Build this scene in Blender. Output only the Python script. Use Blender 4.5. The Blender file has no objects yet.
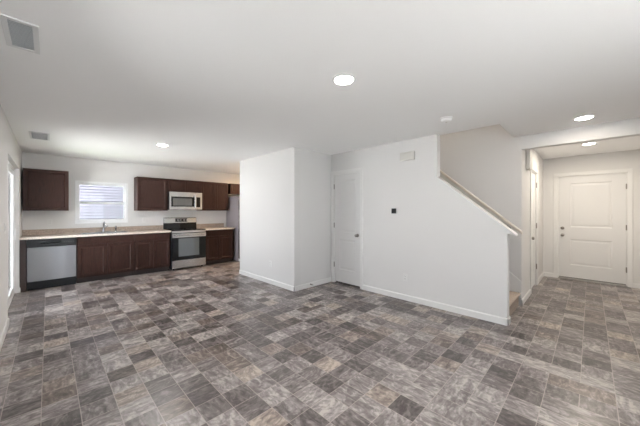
import bpy, bmesh, math
from mathutils import Vector, Matrix
PI = math.pi
sc = bpy.context.scene
COL = sc.collection

# ------------------------------------------------------------------ camera, world, exposure
CAM_H = 1.367
cam_d = bpy.data.cameras.new('camera')
cam = bpy.data.objects.new('camera', cam_d); COL.objects.link(cam)
cam.location = (0, 0, CAM_H)
cam.rotation_euler = (PI/2, 0, -math.radians(45.05))
cam_d.sensor_width = 36.0
cam_d.lens = 271.22/640*36.0
cam_d.shift_y = -2.46/640
cam_d.clip_start = 0.02
sc.camera = cam
sc.view_settings.view_transform = 'Standard'
sc.view_settings.look = 'None'
sc.view_settings.gamma = 1.0
sc.view_settings.use_curve_mapping = False
sc.view_settings.exposure = 0.24

SKY = 5.3                    # overcast daylight outside
SUN = 150.0
LAMP = 13.5                   # watts per ceiling light
world = bpy.data.worlds.new('overcast_sky'); sc.world = world
world.use_nodes = True
wn = world.node_tree; bg = wn.nodes['Background']
tc = wn.nodes.new('ShaderNodeTexCoord'); sep = wn.nodes.new('ShaderNodeSeparateXYZ')
rmp = wn.nodes.new('ShaderNodeValToRGB')
rmp.color_ramp.elements[0].position = 0.0; rmp.color_ramp.elements[0].color = (0.80, 0.88, 1.0, 1)
rmp.color_ramp.elements[1].position = 0.7; rmp.color_ramp.elements[1].color = (0.90, 0.95, 1.0, 1)
wn.links.new(tc.outputs['Generated'], sep.inputs[0]); wn.links.new(sep.outputs['Z'], rmp.inputs[0])
wn.links.new(rmp.outputs[0], bg.inputs['Color'])
bg.inputs['Strength'].default_value = SKY

# high sun from beyond the kitchen side; it lights the patio, no beam enters the rooms
sun_d = bpy.data.lights.new('sun', 'SUN'); sun_d.energy = SUN; sun_d.angle = math.radians(1.0); sun_d.color = (1.0, 0.975, 0.95)
sun = bpy.data.objects.new('sun', sun_d); COL.objects.link(sun)
sun.rotation_euler = Vector((-0.50, -0.06, -0.86)).to_track_quat('-Z', 'Y').to_euler()

# ------------------------------------------------------------------ dimensions
H = 2.44
XL, YK = -0.342, 7.356                 # sliding door wall, kitchen wall
XB, YB, YA = 2.937, 3.546, 5.39        # closet block
XS, YE = 3.852, 0.70                   # stair wall plane, its free end
XSI = 3.957                            # inner face of stair wall
XH, YH, XD = 4.814, 0.705, 7.318       # hall header plane, hall side wall, entry wall
YR, YHR = -1.6, -0.95                  # living room wall behind the camera, hall right wall
YO = 1.526                             # full height stair wall ends here
XKR = 4.75                             # kitchen right wall
SLOPE = 0.87

# ------------------------------------------------------------------ helpers
def bx(bm, x0, x1, y0, y1, z0, z1, bev=0.0, M=None, seg=2):
    t = bmesh.new()
    bmesh.ops.create_cube(t, size=1.0)
    for v in t.verts:
        v.co = Vector(((x0+x1)/2+v.co.x*(x1-x0), (y0+y1)/2+v.co.y*(y1-y0), (z0+z1)/2+v.co.z*(z1-z0)))
    if bev > 0:
        bmesh.ops.bevel(t, geom=t.edges[:], offset=bev, segments=seg, profile=0.5, affect='EDGES')
    if M is not None: bmesh.ops.transform(t, matrix=M, verts=t.verts)
    merge(bm, t)
def merge(bm, t):
    me = bpy.data.meshes.new('tmp'); t.to_mesh(me); t.free()
    bm.from_mesh(me); bpy.data.meshes.remove(me)
def cyl(bm, p0, p1, r, r2=None, seg=24):
    p0, p1 = Vector(p0), Vector(p1); d = p1-p0
    t = bmesh.new()
    bmesh.ops.create_cone(t, cap_ends=True, segments=seg, radius1=r, radius2=r if r2 is None else r2, depth=d.length)
    q = Vector((0, 0, 1)).rotation_difference(d.normalized())
    bmesh.ops.transform(t, matrix=Matrix.Translation((p0+p1)/2) @ q.to_matrix().to_4x4(), verts=t.verts)
    merge(bm, t)
def lathe(bm, prof, M, seg=28):
    """profile of (radius, height) spun about local Z, placed by M"""
    t = bmesh.new(); rings = []
    for r, z in prof:
        if r < 1e-6: rings.append([t.verts.new((0, 0, z))])
        else: rings.append([t.verts.new((r*math.cos(2*PI*k/seg), r*math.sin(2*PI*k/seg), z)) for k in range(seg)])
    for a, b in zip(rings, rings[1:]):
        for k in range(seg):
            if len(a) == 1 and len(b) == 1: continue
            if len(a) == 1: t.faces.new((a[0], b[k], b[(k+1) % seg]))
            elif len(b) == 1: t.faces.new((a[k], a[(k+1) % seg], b[0]))
            else: t.faces.new((a[k], a[(k+1) % seg], b[(k+1) % seg], b[k]))
    bmesh.ops.recalc_face_normals(t, faces=t.faces)
    bmesh.ops.transform(t, matrix=M, verts=t.verts)
    merge(bm, t)
def tube(bm, pts, r, seg=12):
    pts = [Vector(p) for p in pts]
    t = bmesh.new(); rings = []
    for i, p in enumerate(pts):
        d = (pts[min(i+1, len(pts)-1)]-pts[max(i-1, 0)]).normalized()
        a = d.orthogonal().normalized() if i == 0 else (A_ - d*A_.dot(d)).normalized()
        A_ = a; b = d.cross(a)
        rings.append([t.verts.new(p+a*r*math.cos(2*PI*k/seg)+b*r*math.sin(2*PI*k/seg)) for k in range(seg)])
    for a, b in zip(rings, rings[1:]):
        for k in range(seg): t.faces.new((a[k], a[(k+1) % seg], b[(k+1) % seg], b[k]))
    t.faces.new(rings[0]); t.faces.new(rings[-1])
    bmesh.ops.recalc_face_normals(t, faces=t.faces)
    merge(bm, t)
def prism(bm, poly, axis, a0, a1, bev=0.0):
    """extrude a 2D polygon along an axis; poly in the other two coordinates in order"""
    t = bmesh.new()
    def P(u, v, a):
        return {'x': (a, u, v), 'y': (u, a, v), 'z': (u, v, a)}[axis]
    lo = [t.verts.new(P(u, v, a0)) for u, v in poly]; hi = [t.verts.new(P(u, v, a1)) for u, v in poly]
    t.faces.new(lo); t.faces.new(hi)
    n = len(poly)
    for k in range(n): t.faces.new((lo[k], lo[(k+1) % n], hi[(k+1) % n], hi[k]))
    bmesh.ops.recalc_face_normals(t, faces=t.faces)
    if bev: bmesh.ops.bevel(t, geom=t.edges[:], offset=bev, segments=2, profile=0.5, affect='EDGES')
    merge(bm, t)
def panel_slab(bm, M, w, h, t, cells, dep, slope, raised=None):
    """door slab in local (u, thickness, v); front at n=0 facing -n; cells are sunk panels (u0,v0,u1,v1)"""
    us = sorted({0, w, *[c[0] for c in cells], *[c[2] for c in cells]})
    vs = sorted({0, h, *[c[1] for c in cells], *[c[3] for c in cells]})
    tb = bmesh.new(); cache = {}
    def V(u, n, v):
        k = (round(u, 5), round(n, 5), round(v, 5))
        if k not in cache: cache[k] = tb.verts.new((u, n, v))
        return cache[k]
    def ring(a, b, na, nb):
        A = [V(a[0], na, a[1]), V(a[2], na, a[1]), V(a[2], na, a[3]), V(a[0], na, a[3])]
        B = [V(b[0], nb, b[1]), V(b[2], nb, b[1]), V(b[2], nb, b[3]), V(b[0], nb, b[3])]
        for k in range(4): tb.faces.new((A[k], A[(k+1) % 4], B[(k+1) % 4], B[k]))
    ins = lambda c, s: (c[0]+s, c[1]+s, c[2]-s, c[3]-s)
    for i in range(len(us)-1):
        for j in range(len(vs)-1):
            c = (us[i], vs[j], us[i+1], vs[j+1])
            if c in [tuple(x) for x in cells]:
                a = c; b = ins(c, slope); ring(a, b, 0, dep)
                if raised:
                    c2 = ins(b, raised[0]); ring(b, c2, dep, dep)
                    c3 = ins(c2, raised[1]); ring(c2, c3, dep, raised[2]); b, d2 = c3, raised[2]
                else: d2 = dep
                tb.faces.new((V(b[0], d2, b[1]), V(b[2], d2, b[1]), V(b[2], d2, b[3]), V(b[0], d2, b[3])))
            else:
                tb.faces.new((V(c[0], 0, c[1]), V(c[2], 0, c[1]), V(c[2], 0, c[3]), V(c[0], 0, c[3])))
    # sides and back
    for i in range(len(us)-1):
        for v in (0, h): tb.faces.new((V(us[i], 0, v), V(us[i+1], 0, v), V(us[i+1], t, v), V(us[i], t, v)))
        for j in range(len(vs)-1):
            tb.faces.new((V(us[i], t, vs[j]), V(us[i+1], t, vs[j]), V(us[i+1], t, vs[j+1]), V(us[i], t, vs[j+1])))
    for j in range(len(vs)-1):
        for u in (0, w): tb.faces.new((V(u, 0, vs[j]), V(u, 0, vs[j+1]), V(u, t, vs[j+1]), V(u, t, vs[j])))
    bmesh.ops.recalc_face_normals(tb, faces=tb.faces)
    bmesh.ops.transform(tb, matrix=M, verts=tb.verts)
    merge(bm, tb)
def frameM(ox, oy, oz, ux, uy, nx, ny):
    """local u,n,v to world: u along (ux,uy), n (into the slab) along (nx,ny), v up"""
    return Matrix(((ux, nx, 0, ox), (uy, ny, 0, oy), (0, 0, 1, oz), (0, 0, 0, 1)))
def obj(name, bm, mat, parent=None, smooth=False, label=None, kind=None):
    me = bpy.data.meshes.new(name)
    if parent is not None:
        L = root_loc(parent)
        bmesh.ops.translate(bm, vec=-L, verts=bm.verts)
    bm.to_mesh(me); bm.free()
    for m in (mat if isinstance(mat, (list, tuple)) else [mat]): me.materials.append(m)
    if smooth:
        for p in me.polygons: p.use_smooth = True
        try: me.set_sharp_from_angle(angle=math.radians(35))
        except Exception: pass
    o = bpy.data.objects.new(name, me); COL.objects.link(o)
    if parent is not None: o.parent = parent
    if label: o['label'] = label
    if kind: o['kind'] = kind
    return o
def root_loc(o):
    L = Vector((0, 0, 0))
    while o is not None: L += o.location; o = o.parent
    return L
def thing(name, label, cat, loc=(0, 0, 0), group=None):
    o = bpy.data.objects.new(name, None); COL.objects.link(o)
    o.location = loc; o.empty_display_size = 0.1
    o['label'] = label; o['category'] = cat
    if group: o['group'] = group
    return o
def tag(o, label, cat, group=None):
    o['label'] = label; o['category'] = cat
    if group: o['group'] = group
    return o
def struct(name, bm, mat, smooth=False, label=None):
    return obj(name, bm, mat, smooth=smooth, kind='structure', label=label)
def sroot(name, loc, label=None):
    o = bpy.data.objects.new(name, None); COL.objects.link(o); o.location = loc; o['kind'] = 'structure'
    if label: o['label'] = label
    return o
def dup(root, loc, label=None):
    r = root.copy(); COL.objects.link(r); r.location = loc
    if label: r['label'] = label
    for ch in list(root.children):
        c = ch.copy(); COL.objects.link(c); c.parent = r
        for g in ch.children:
            d = g.copy(); COL.objects.link(d); d.parent = c
    return r
NB = bmesh.new

# ------------------------------------------------------------------ materials
def srgb(r, g, b):
    f = lambda c: (c/255/12.92) if c/255 <= 0.04045 else ((c/255+0.055)/1.055)**2.4
    return (f(r), f(g), f(b), 1)
def mat(name, col, rough=0.5, metal=0.0, spec=0.5, noise=None, bump=None, coat=0.0):
    """noise=(scale, amount, stretch xyz) varies the colour; bump=(scale, strength)"""
    m = bpy.data.materials.new(name); m.use_nodes = True
    nt = m.node_tree; b = nt.nodes['Principled BSDF']
    b.inputs['Base Color'].default_value = col
    b.inputs['Roughness'].default_value = rough; b.inputs['Metallic'].default_value = metal
    b.inputs['Specular IOR Level'].default_value = spec
    b.inputs['Coat Weight'].default_value = coat
    g = nt.nodes.new('ShaderNodeNewGeometry')
    if noise:
        mp = nt.nodes.new('ShaderNodeMapping'); mp.inputs['Scale'].default_value = noise[2]
        nz = nt.nodes.new('ShaderNodeTexNoise'); nz.inputs['Scale'].default_value = noise[0]; nz.inputs['Detail'].default_value = 6
        nt.links.new(g.outputs['Position'], mp.inputs[0]); nt.links.new(mp.outputs[0], nz.inputs['Vector'])
        r = nt.nodes.new('ShaderNodeValToRGB'); a = noise[1]
        r.color_ramp.elements[0].position = .3; r.color_ramp.elements[1].position = .7
        r.color_ramp.elements[0].color = tuple(c*(1-a) for c in col[:3])+(1,)
        r.color_ramp.elements[1].color = tuple(min(1, c*(1+a)) for c in col[:3])+(1,)
        nt.links.new(nz.outputs['Fac'], r.inputs[0]); nt.links.new(r.outputs[0], b.inputs['Base Color'])
    if bump:
        n2 = nt.nodes.new('ShaderNodeTexNoise'); n2.inputs['Scale'].default_value = bump[0]; n2.inputs['Detail'].default_value = 4
        nt.links.new(g.outputs['Position'], n2.inputs['Vector'])
        bp = nt.nodes.new('ShaderNodeBump'); bp.inputs['Strength'].default_value = bump[1]; bp.inputs['Distance'].default_value = 0.002
        nt.links.new(n2.outputs['Fac'], bp.inputs['Height']); nt.links.new(bp.outputs[0], b.inputs['Normal'])
    return m
def emit(name, col, s):
    m = bpy.data.materials.new(name); m.use_nodes = True
    b = m.node_tree.nodes['Principled BSDF']
    b.inputs['Base Color'].default_value = col; b.inputs['Emission Color'].default_value = col; b.inputs['Emission Strength'].default_value = s
    return m
M_WALL = mat('painted_drywall', (0.72, 0.717, 0.71, 1), 0.85, spec=0.2, bump=(220, 0.08))
M_CEIL = mat('ceiling_paint', (0.94, 0.942, 0.942, 1), 0.9, spec=0.15, bump=(160, 0.1))
M_TRIM = mat('white_trim_paint', (0.78, 0.78, 0.77, 1), 0.35, spec=0.45)
M_DOOR = mat('white_door_paint', (0.73, 0.73, 0.725, 1), 0.4, spec=0.4)
M_VINYL = mat('white_vinyl', (0.86, 0.87, 0.88, 1), 0.3)
M_WOOD = mat('espresso_wood', (0.029, 0.0128, 0.0095, 1), 0.45, noise=(9, 0.35, (9, 9, 0.8)), spec=0.16)
M_WOODIN = mat('cabinet_dark_side', (0.03, 0.016, 0.012, 1), 0.5)
M_TOE = mat('toe_kick_dark', (0.02, 0.012, 0.01, 1), 0.6)
M_COUNTER = mat('speckled_laminate_lit', srgb(208, 197, 187), 0.22, noise=(70, 0.35, (1, 1, 1)), spec=0.5)  # same laminate as the backsplash, stronger light on top put into its colour
M_SPLASH = mat('speckled_laminate_shaded', srgb(172, 157, 144), 0.4, noise=(70, 0.30, (1, 1, 1)), spec=0.4)  # same laminate as the slab, coloured darker for its less lit upright face
M_STEEL = mat('stainless_steel', (0.56, 0.56, 0.56, 1), 0.27, metal=1.0, noise=(30, 0.10, (0.6, 1, 30)))
M_STEELDW = mat('stainless_steel_dishwasher', (0.31, 0.31, 0.315, 1), 0.30, metal=1.0, noise=(30, 0.10, (0.6, 1, 30)))
M_CHROME = mat('chrome', (0.35, 0.35, 0.36, 1), 0.15, metal=1.0)
M_NICKEL = mat('satin_nickel', (0.33, 0.31, 0.29, 1), 0.35, metal=1.0)
M_BLACK = mat('black_plastic', (0.010, 0.011, 0.012, 1), 0.35, spec=0.22)
M_GLASSBLK = mat('black_glass', (0.006, 0.007, 0.008, 1), 0.08, spec=0.3)
M_OVENWIN = mat('oven_glass_with_reflection', (0.085, 0.10, 0.11, 1), 0.05, spec=0.9, coat=0.6)  # grey-blue base colour stands in for the patio door's reflection
M_MWWIN = mat('microwave_window_glass', (0.10, 0.105, 0.105, 1), 0.25, spec=0.6)
M_FRIDGE = mat('refrigerator_grey', srgb(160, 154, 158), 0.4, noise=(60, 0.05, (1, 1, 1)))
M_PLATE = mat('plate_white_plastic', (0.74, 0.74, 0.73, 1), 0.35)
M_SLOT = mat('outlet_slot_dark', (0.08, 0.08, 0.08, 1), 0.5)
M_CHIME = mat('chime_cover_ivory', (0.66, 0.652, 0.615, 1), 0.5)
M_VENTDK = mat('register_grey', (0.50, 0.53, 0.56, 1), 0.6)
M_VENT = mat('register_white', (0.75, 0.76, 0.76, 1), 0.4)
M_CARPET = mat('beige_carpet', srgb(172, 160, 149), 0.95, spec=0.1, noise=(260, 0.22, (1, 1, 1)), bump=(400, 0.9))
M_RAIL = mat('handrail_taupe_paint', srgb(226, 219, 209), 0.35)
M_GRASS = mat('side_yard_grass', (0.035, 0.06, 0.02, 1), 0.95, noise=(40, 0.4, (1, 1, 1)))
M_SIDING = mat('lavender_grey_vinyl_siding', srgb(92, 90, 103), 0.6)
M_CONC = mat('patio_concrete', (0.72, 0.72, 0.70, 1), 0.9, noise=(8, 0.12, (1, 1, 1)))
M_THRESH = mat('aluminium_threshold', (0.55, 0.54, 0.52, 1), 0.4, metal=0.8)
M_RUBBER = mat('white_rubber', (0.6, 0.6, 0.6, 1), 0.7)
M_LED = emit('led_diffuser', (1.0, 0.94, 0.86, 1), 60)
M_DISPLAY = mat('display_glass', (0.01, 0.012, 0.015, 1), 0.1)
def glass_mat():
    m = bpy.data.materials.new('window_glass'); m.use_nodes = True
    nt = m.node_tree; b = nt.nodes['Principled BSDF']; out = nt.nodes['Material Output']
    tr = nt.nodes.new('ShaderNodeBsdfTransparent'); gl = nt.nodes.new('ShaderNodeBsdfGlossy'); gl.inputs['Roughness'].default_value = 0.02
    fr = nt.nodes.new('ShaderNodeFresnel'); fr.inputs[0].default_value = 1.22
    mx = nt.nodes.new('ShaderNodeMixShader')
    nt.nodes.remove(b)
    nt.links.new(fr.outputs[0], mx.inputs[0]); nt.links.new(tr.outputs[0], mx.inputs[1]); nt.links.new(gl.outputs[0], mx.inputs[2])
    nt.links.new(mx.outputs[0], out.inputs[0])
    return m
M_GLASS = glass_mat()

def floor_mat():
    """sheet vinyl printed as 19 cm slate squares, some doubled or halved, each with its own grain"""
    m = bpy.data.materials.new('slate_look_vinyl'); m.use_nodes = True
    nt = m.node_tree; N = nt.nodes; L = nt.links; b = N['Principled BSDF']
    def math_(op, a, bb=None, c=None):
        n = N.new('ShaderNodeMath'); n.operation = op
        for i, v in enumerate((a, bb, c)):
            if v is None: continue
            if isinstance(v, (int, float)): n.inputs[i].default_value = v
            else: L.new(v, n.inputs[i])
        return n.outputs[0]
    g = N.new('ShaderNodeNewGeometry'); s = N.new('ShaderNodeSeparateXYZ'); L.new(g.outputs['Position'], s.inputs[0])
    T = 0.1885
    u = math_('DIVIDE', math_('SUBTRACT', s.outputs['X'], 0.155-20*T), T)
    v = math_('DIVIDE', math_('SUBTRACT', s.outputs['Y'], -0.13-20*T), T*2)
    iu = math_('FLOOR', u); fu = math_('FRACT', u)
    # alternate columns slide by one square
    v = math_('ADD', v, math_('MULTIPLY', math_('MODULO', iu, 2.0), 0.5))
    iv = math_('FLOOR', v); fv = math_('MULTIPLY', math_('FRACT', v), 2.0)
    def wn_(x, y, z):
        c = N.new('ShaderNodeCombineXYZ')
        for i, q in enumerate((x, y, z)):
            if isinstance(q, (int, float)): c.inputs[i].default_value = q
            else: L.new(q, c.inputs[i])
        w = N.new('ShaderNodeTexWhiteNoise'); w.noise_dimensions = '3D'; L.new(c.outputs[0], w.inputs['Vector'])
        return w
    hsh = wn_(iu, iv, 3.0).outputs['Value']
    isB = math_('LESS_THAN', hsh, 0.05); isC = math_('GREATER_THAN', hsh, 0.97)
    b1 = math_('SUBTRACT', math_('ADD', 1.0, isB), math_('MULTIPLY', isC, 0.5))
    b2 = math_('SUBTRACT', 2.0, math_('MULTIPLY', isC, 0.5))
    tid = math_('ADD', math_('GREATER_THAN', fv, b1), math_('GREATER_THAN', fv, b2))
    du = math_('MULTIPLY', math_('MINIMUM', fu, math_('SUBTRACT', 1.0, fu)), T)
    dv = math_('MINIMUM', math_('MINIMUM', fv, math_('SUBTRACT', 2.0, fv)),
               math_('MINIMUM', math_('ABSOLUTE', math_('SUBTRACT', fv, b1)), math_('ABSOLUTE', math_('SUBTRACT', fv, b2))))
    dv = math_('MULTIPLY', dv, T)
    d = math_('MINIMUM', du, dv)
    seam = N.new('ShaderNodeMapRange'); seam.inputs[1].default_value = 0.0012; seam.inputs[2].default_value = 0.0032
    seam.inputs[3].default_value = 1; seam.inputs[4].default_value = 0; L.new(d, seam.inputs[0])
    rid = wn_(iu, math_('ADD', math_('MULTIPLY', iv, 3.0), tid), 11.0)
    rc = N.new('ShaderNodeSeparateColor'); L.new(rid.outputs['Color'], rc.inputs[0])
    # grain direction: swap x and y per tile
    rot = math_('GREATER_THAN', rc.outputs[1], 0.5)
    def mixv(f, a, c): return math_('ADD', math_('MULTIPLY', a, math_('SUBTRACT', 1.0, f)), math_('MULTIPLY', c, f))
    gx = mixv(rot, s.outputs['X'], s.outputs['Y']); gy = mixv(rot, s.outputs['Y'], s.outputs['X'])
    cv = N.new('ShaderNodeCombineXYZ')
    L.new(math_('MULTIPLY', gx, 6.0), cv.inputs[0]); L.new(math_('MULTIPLY', gy, 24.0), cv.inputs[1]); L.new(math_('MULTIPLY', rc.outputs[2], 37.0), cv.inputs[2])
    n1 = N.new('ShaderNodeTexNoise'); n1.inputs['Scale'].default_value = 1.0; n1.inputs['Detail'].default_value = 5; n1.inputs['Distortion'].default_value = 0.9
    L.new(cv.outputs[0], n1.inputs['Vector'])
    cv2 = N.new('ShaderNodeCombineXYZ')
    L.new(math_('MULTIPLY', gx, 12.0), cv2.inputs[0]); L.new(math_('MULTIPLY', gy, 16.0), cv2.inputs[1]); L.new(math_('MULTIPLY', rc.outputs[2], 91.0), cv2.inputs[2])
    n2 = N.new('ShaderNodeTexNoise'); n2.inputs['Scale'].default_value = 1.0; n2.inputs['Detail'].default_value = 8; n2.inputs['Roughness'].default_value = 0.7; n2.inputs['Distortion'].default_value = 1.5
    L.new(cv2.outputs[0], n2.inputs['Vector'])
    # per tile tone + streaks + mottling + pale mineral veins
    tone = math_('ADD', math_('MULTIPLY', rc.outputs[0], TONE[0]), math_('MULTIPLY', math_('SUBTRACT', n1.outputs['Fac'], 0.5), TONE[1]))
    tone = math_('ADD', tone, math_('MULTIPLY', math_('SUBTRACT', n2.outputs['Fac'], 0.5), TONE[2]))
    cv3 = N.new('ShaderNodeCombineXYZ')
    L.new(math_('MULTIPLY', gx, 7.0), cv3.inputs[0]); L.new(math_('MULTIPLY', gy, 11.0), cv3.inputs[1]); L.new(math_('MULTIPLY', rc.outputs[1], 53.0), cv3.inputs[2])
    n3 = N.new('ShaderNodeTexNoise'); n3.inputs['Scale'].default_value = 1.0; n3.inputs['Detail'].default_value = 3; n3.inputs['Distortion'].default_value = 2.2
    L.new(cv3.outputs[0], n3.inputs['Vector'])
    patch = N.new('ShaderNodeMapRange'); patch.inputs[1].default_value = 0.50; patch.inputs[2].default_value = 0.60
    L.new(n3.outputs['Fac'], patch.inputs[0])
    tone = math_('ADD', tone, math_('MULTIPLY', math_('SUBTRACT', patch.outputs[0], 0.4), TONE[4]))
    tone = math_('ADD', tone, TONE[3])
    ramp = N.new('ShaderNodeValToRGB'); e = ramp.color_ramp.elements
    e[0].position = 0.0; e[0].color = srgb(62, 56, 55)
    e[1].position = 1.0; e[1].color = srgb(180, 173, 169)
    for p, c in ((0.25, (90, 83, 82)), (0.5, (117, 110, 109)), (0.75, (147, 141, 139))):
        q = e.new(p); q.color = srgb(*c)
    L.new(tone, ramp.inputs[0])
    hs = wn_(iv, iu, 7.0).outputs['Value']
    warm = N.new('ShaderNodeMix'); warm.data_type = 'RGBA'; warm.blend_type = 'MULTIPLY'
    L.new(math_('MULTIPLY', math_('GREATER_THAN', rc.outputs[2], 0.80), math_('ADD', 0.3, n2.outputs['Fac'])), warm.inputs[0])
    L.new(ramp.outputs[0], warm.inputs[6]); warm.inputs[7].default_value = (1.0, 0.91, 0.80, 1)
    mx = N.new('ShaderNodeMix'); mx.data_type = 'RGBA'
    L.new(math_('MULTIPLY', seam.outputs[0], 0.75), mx.inputs[0]); L.new(warm.outputs[2], mx.inputs[6]); mx.inputs[7].default_value = srgb(172, 162, 156)
    L.new(mx.outputs[2], b.inputs['Base Color'])
    b.inputs['Roughness'].default_value = 0.31; b.inputs['Specular IOR Level'].default_value = 0.5
    bp = N.new('ShaderNodeBump'); bp.inputs['Strength'].default_value = 0.25; bp.inputs['Distance'].default_value = 0.001
    L.new(math_('SUBTRACT', n2.outputs['Fac'], math_('MULTIPLY', seam.outputs[0], 0.8)), bp.inputs['Height'])
    L.new(bp.outputs[0], b.inputs['Normal'])
    return m
TONE = (0.68, 1.1, 1.2, 0.15, 0.24)
M_FLOOR = floor_mat()

# ------------------------------------------------------------------ room shell
WT = 0.15
bm = NB(); bx(bm, XL-WT, XD+WT, YR-WT, YK+WT, -0.12, 0.0); struct('floor', bm, M_FLOOR)
# ceiling, open above the stairs
bm = NB()
YC = 0.80; SE = 4.9                       # stairwell opening in the ceiling
bx(bm, XL-WT, XSI-0.01, YR-WT, YK+WT, H, H+0.28)
bx(bm, XSI-0.01, XH, YR-WT, YC, H, H+0.28)
bx(bm, XSI-0.01, XH, SE, YK+WT, H, H+0.28)
bx(bm, XH+0.12, XD+WT, YR-WT, YK+WT, H, H+0.28); bx(bm, XH, XH+0.12, YR-WT, YH, H, H+0.28); bx(bm, XH, XH+0.12, SE+0.12, YK+WT, H, H+0.28)
struct('ceiling', bm, M_CEIL)
# stairwell upstairs
bm = NB()
bx(bm, XSI-0.13, XSI-0.01, YC-0.12, SE+0.12, H+0.28, 4.9)
bx(bm, XH, XH+0.12, YC-0.12, SE+0.12, H+0.28, 4.9)
bx(bm, XSI-0.01, XH, YC-0.12, YC, H+0.28, 4.9)
bx(bm, XSI-0.01, XH, SE, SE+0.12, H+0.28, 4.9)
bx(bm, XSI-0.13, XH+0.12, YC-0.12, SE+0.12, 4.9, 5.0)
struct('wall_upstairs', bm, M_WALL)

SY0, SY1, SZ = 4.93, 6.72, 2.06           # sliding door opening
LW = (1.3, 1.9, 0.95, 1.95)             # unseen window opening added in the left wall to light the stair wall
bm = NB()
bx(bm, XL-WT, XL, SY1, YK+WT, 0, H); bx(bm, XL-WT, XL, SY0, SY1, SZ, H)
bx(bm, XL-WT, XL, LW[1], SY0, 0, H); bx(bm, XL-WT, XL, YR-WT, LW[0], 0, H)
bx(bm, XL-WT, XL, LW[0], LW[1], 0, LW[2]); bx(bm, XL-WT, XL, LW[0], LW[1], LW[3], H)
struct('wall_left', bm, M_WALL)
WX0, WX1, WZ0, WZ1 = 0.38, 1.262, 1.10, 1.975
bm = NB()
bx(bm, XL, WX0, YK, YK+WT, 0, H); bx(bm, WX1, XKR+0.12, YK, YK+WT, 0, H)
bx(bm, WX0, WX1, YK, YK+WT, 0, WZ0); bx(bm, WX0, WX1, YK, YK+WT, WZ1, H)
struct('wall_back', bm, M_WALL)
bm = NB(); bx(bm, XKR, XKR+0.12, YA, YK, 0, H); struct('wall_kitchen_right', bm, M_WALL)
# closet block between kitchen and living room
bm = NB()
bx(bm, XB, XB+0.11, YB, YA, 0, H); bx(bm, XB+0.11, XS, YB, YB+0.11, 0, H); bx(bm, XB+0.11, XKR, YA-0.11, YA, 0, H)
struct('wall_closet_block', bm, M_WALL)
# stair wall: full height with closet door opening, then the raking half wall
PD0, PD1, PZ = 2.845, 3.480, 2.055
bm = NB()
bx(bm, XS, XSI, YO, PD0, 0, H); bx(bm, XS, XSI, PD0, PD1, PZ, H); bx(bm, XS, XSI, PD1, YA-0.11, 0, H)
ZT0, ZT1 = 1.135, 1.825
prism(bm, [(YE, 0), (YO, 0), (YO, ZT1), (YE, ZT0)], 'x', XS, XSI)
struct('wall_stair', bm, M_WALL)
# wall between stairs and hall, and hall left wall with its door opening
HD0, HD1, HZ = 5.62, 6.33, 2.05
bm = NB()
bx(bm, XH, XH+0.12, YH, SE+0.12, 0, H+0.28)
bx(bm, XH+0.12, HD0, YH, YH+0.12, 0, H); bx(bm, HD0, HD1, YH, YH+0.12, HZ, H); bx(bm, HD1, XD, YH, YH+0.12, 0, H)
bx(bm, XH, XH+0.12, YR, YHR, 0, H)                                   # pier behind the camera's right
bx(bm, XH, XH+0.12, YHR, YH, 2.252, H)                               # dropped header over the hall opening
struct('wall_hall_left', bm, M_WALL)
ED0, ED1, EZ = -0.465, 0.472, 2.055
bm = NB()
bx(bm, XD, XD+WT, YHR-0.12, ED0, 0, H); bx(bm, XD, XD+WT, ED1, YH+0.12, 0, H); bx(bm, XD, XD+WT, ED0, ED1, EZ, H)
struct('wall_entry', bm, M_WALL)
bm = NB(); bx(bm, XH+0.12, XD, YHR-0.12, YHR, 0, H); struct('wall_hall_right', bm, M_WALL)
FW = (0.2, 1.9, 0.3, 2.2)                # unseen window openings added behind the camera to brighten the room
bm = NB(); bx(bm, XL, FW[0], YR-WT, YR, 0, H); bx(bm, FW[1], XH, YR-WT, YR, 0, H)
bx(bm, FW[0], FW[1], YR-WT, YR, 0, FW[2]); bx(bm, FW[0], FW[1], YR-WT, YR, FW[3], H)
struct('wall_front', bm, M_WALL)

# baseboards with a small eased top
BT, BH = 0.013, 0.085
def base_x(bm, x0, x1, y, s):     # runs along x; s = side the room lies on
    ya, yb = y, y+s*BT
    prism(bm, [(ya, 0), (yb, 0), (yb, BH-0.012), (ya+s*0.005, BH), (ya, BH)], 'x', x0, x1)
def base_y(bm, y0, y1, x, s):
    xa, xb = x, x+s*BT
    prism(bm, [(xa, 0), (xb, 0), (xb, BH-0.012), (xa+s*0.005, BH), (xa, BH)], 'y', y0, y1)
bm = NB(); base_y(bm, LW[1]-4.2, SY0, XL, 1); base_y(bm, SY1, SY1+0.035, XL, 1); struct('baseboard_left', bm, M_TRIM)
bm = NB(); base_y(bm, YB-BT, YA, XB, -1); base_x(bm, XB-BT, XS, YB, -1); base_x(bm, XB, XKR, YA, 1)
struct('baseboard_closet_block', bm, M_TRIM)
bm = NB(); base_y(bm, YE-BT, PD0-0.06, XS, -1); base_x(bm, XS-BT, XSI+BT, YE, -1); base_y(bm, YE-BT, 0.725, XSI, 1)
struct('baseboard_stair', bm, M_TRIM)
bm = NB(); base_x(bm, XH-BT, HD0-0.06, YH, -1); base_x(bm, HD1+0.06, XD, YH, -1); base_y(bm, YH-BT, 0.725, XH, -1)
struct('baseboard_hall_left', bm, M_TRIM)
bm = NB(); base_y(bm, YHR, ED0-0.065, XD, -1); base_y(bm, ED1+0.065, YH, XD, -1); struct('baseboard_entry', bm, M_TRIM)
bm = NB(); base_x(bm, XH+0.12, XD, YHR, 1); struct('baseboard_hall_right', bm, M_TRIM)
bm = NB(); base_x(bm, 3.6, XKR, YK, -1); struct('baseboard_back', bm, M_TRIM)

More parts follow.
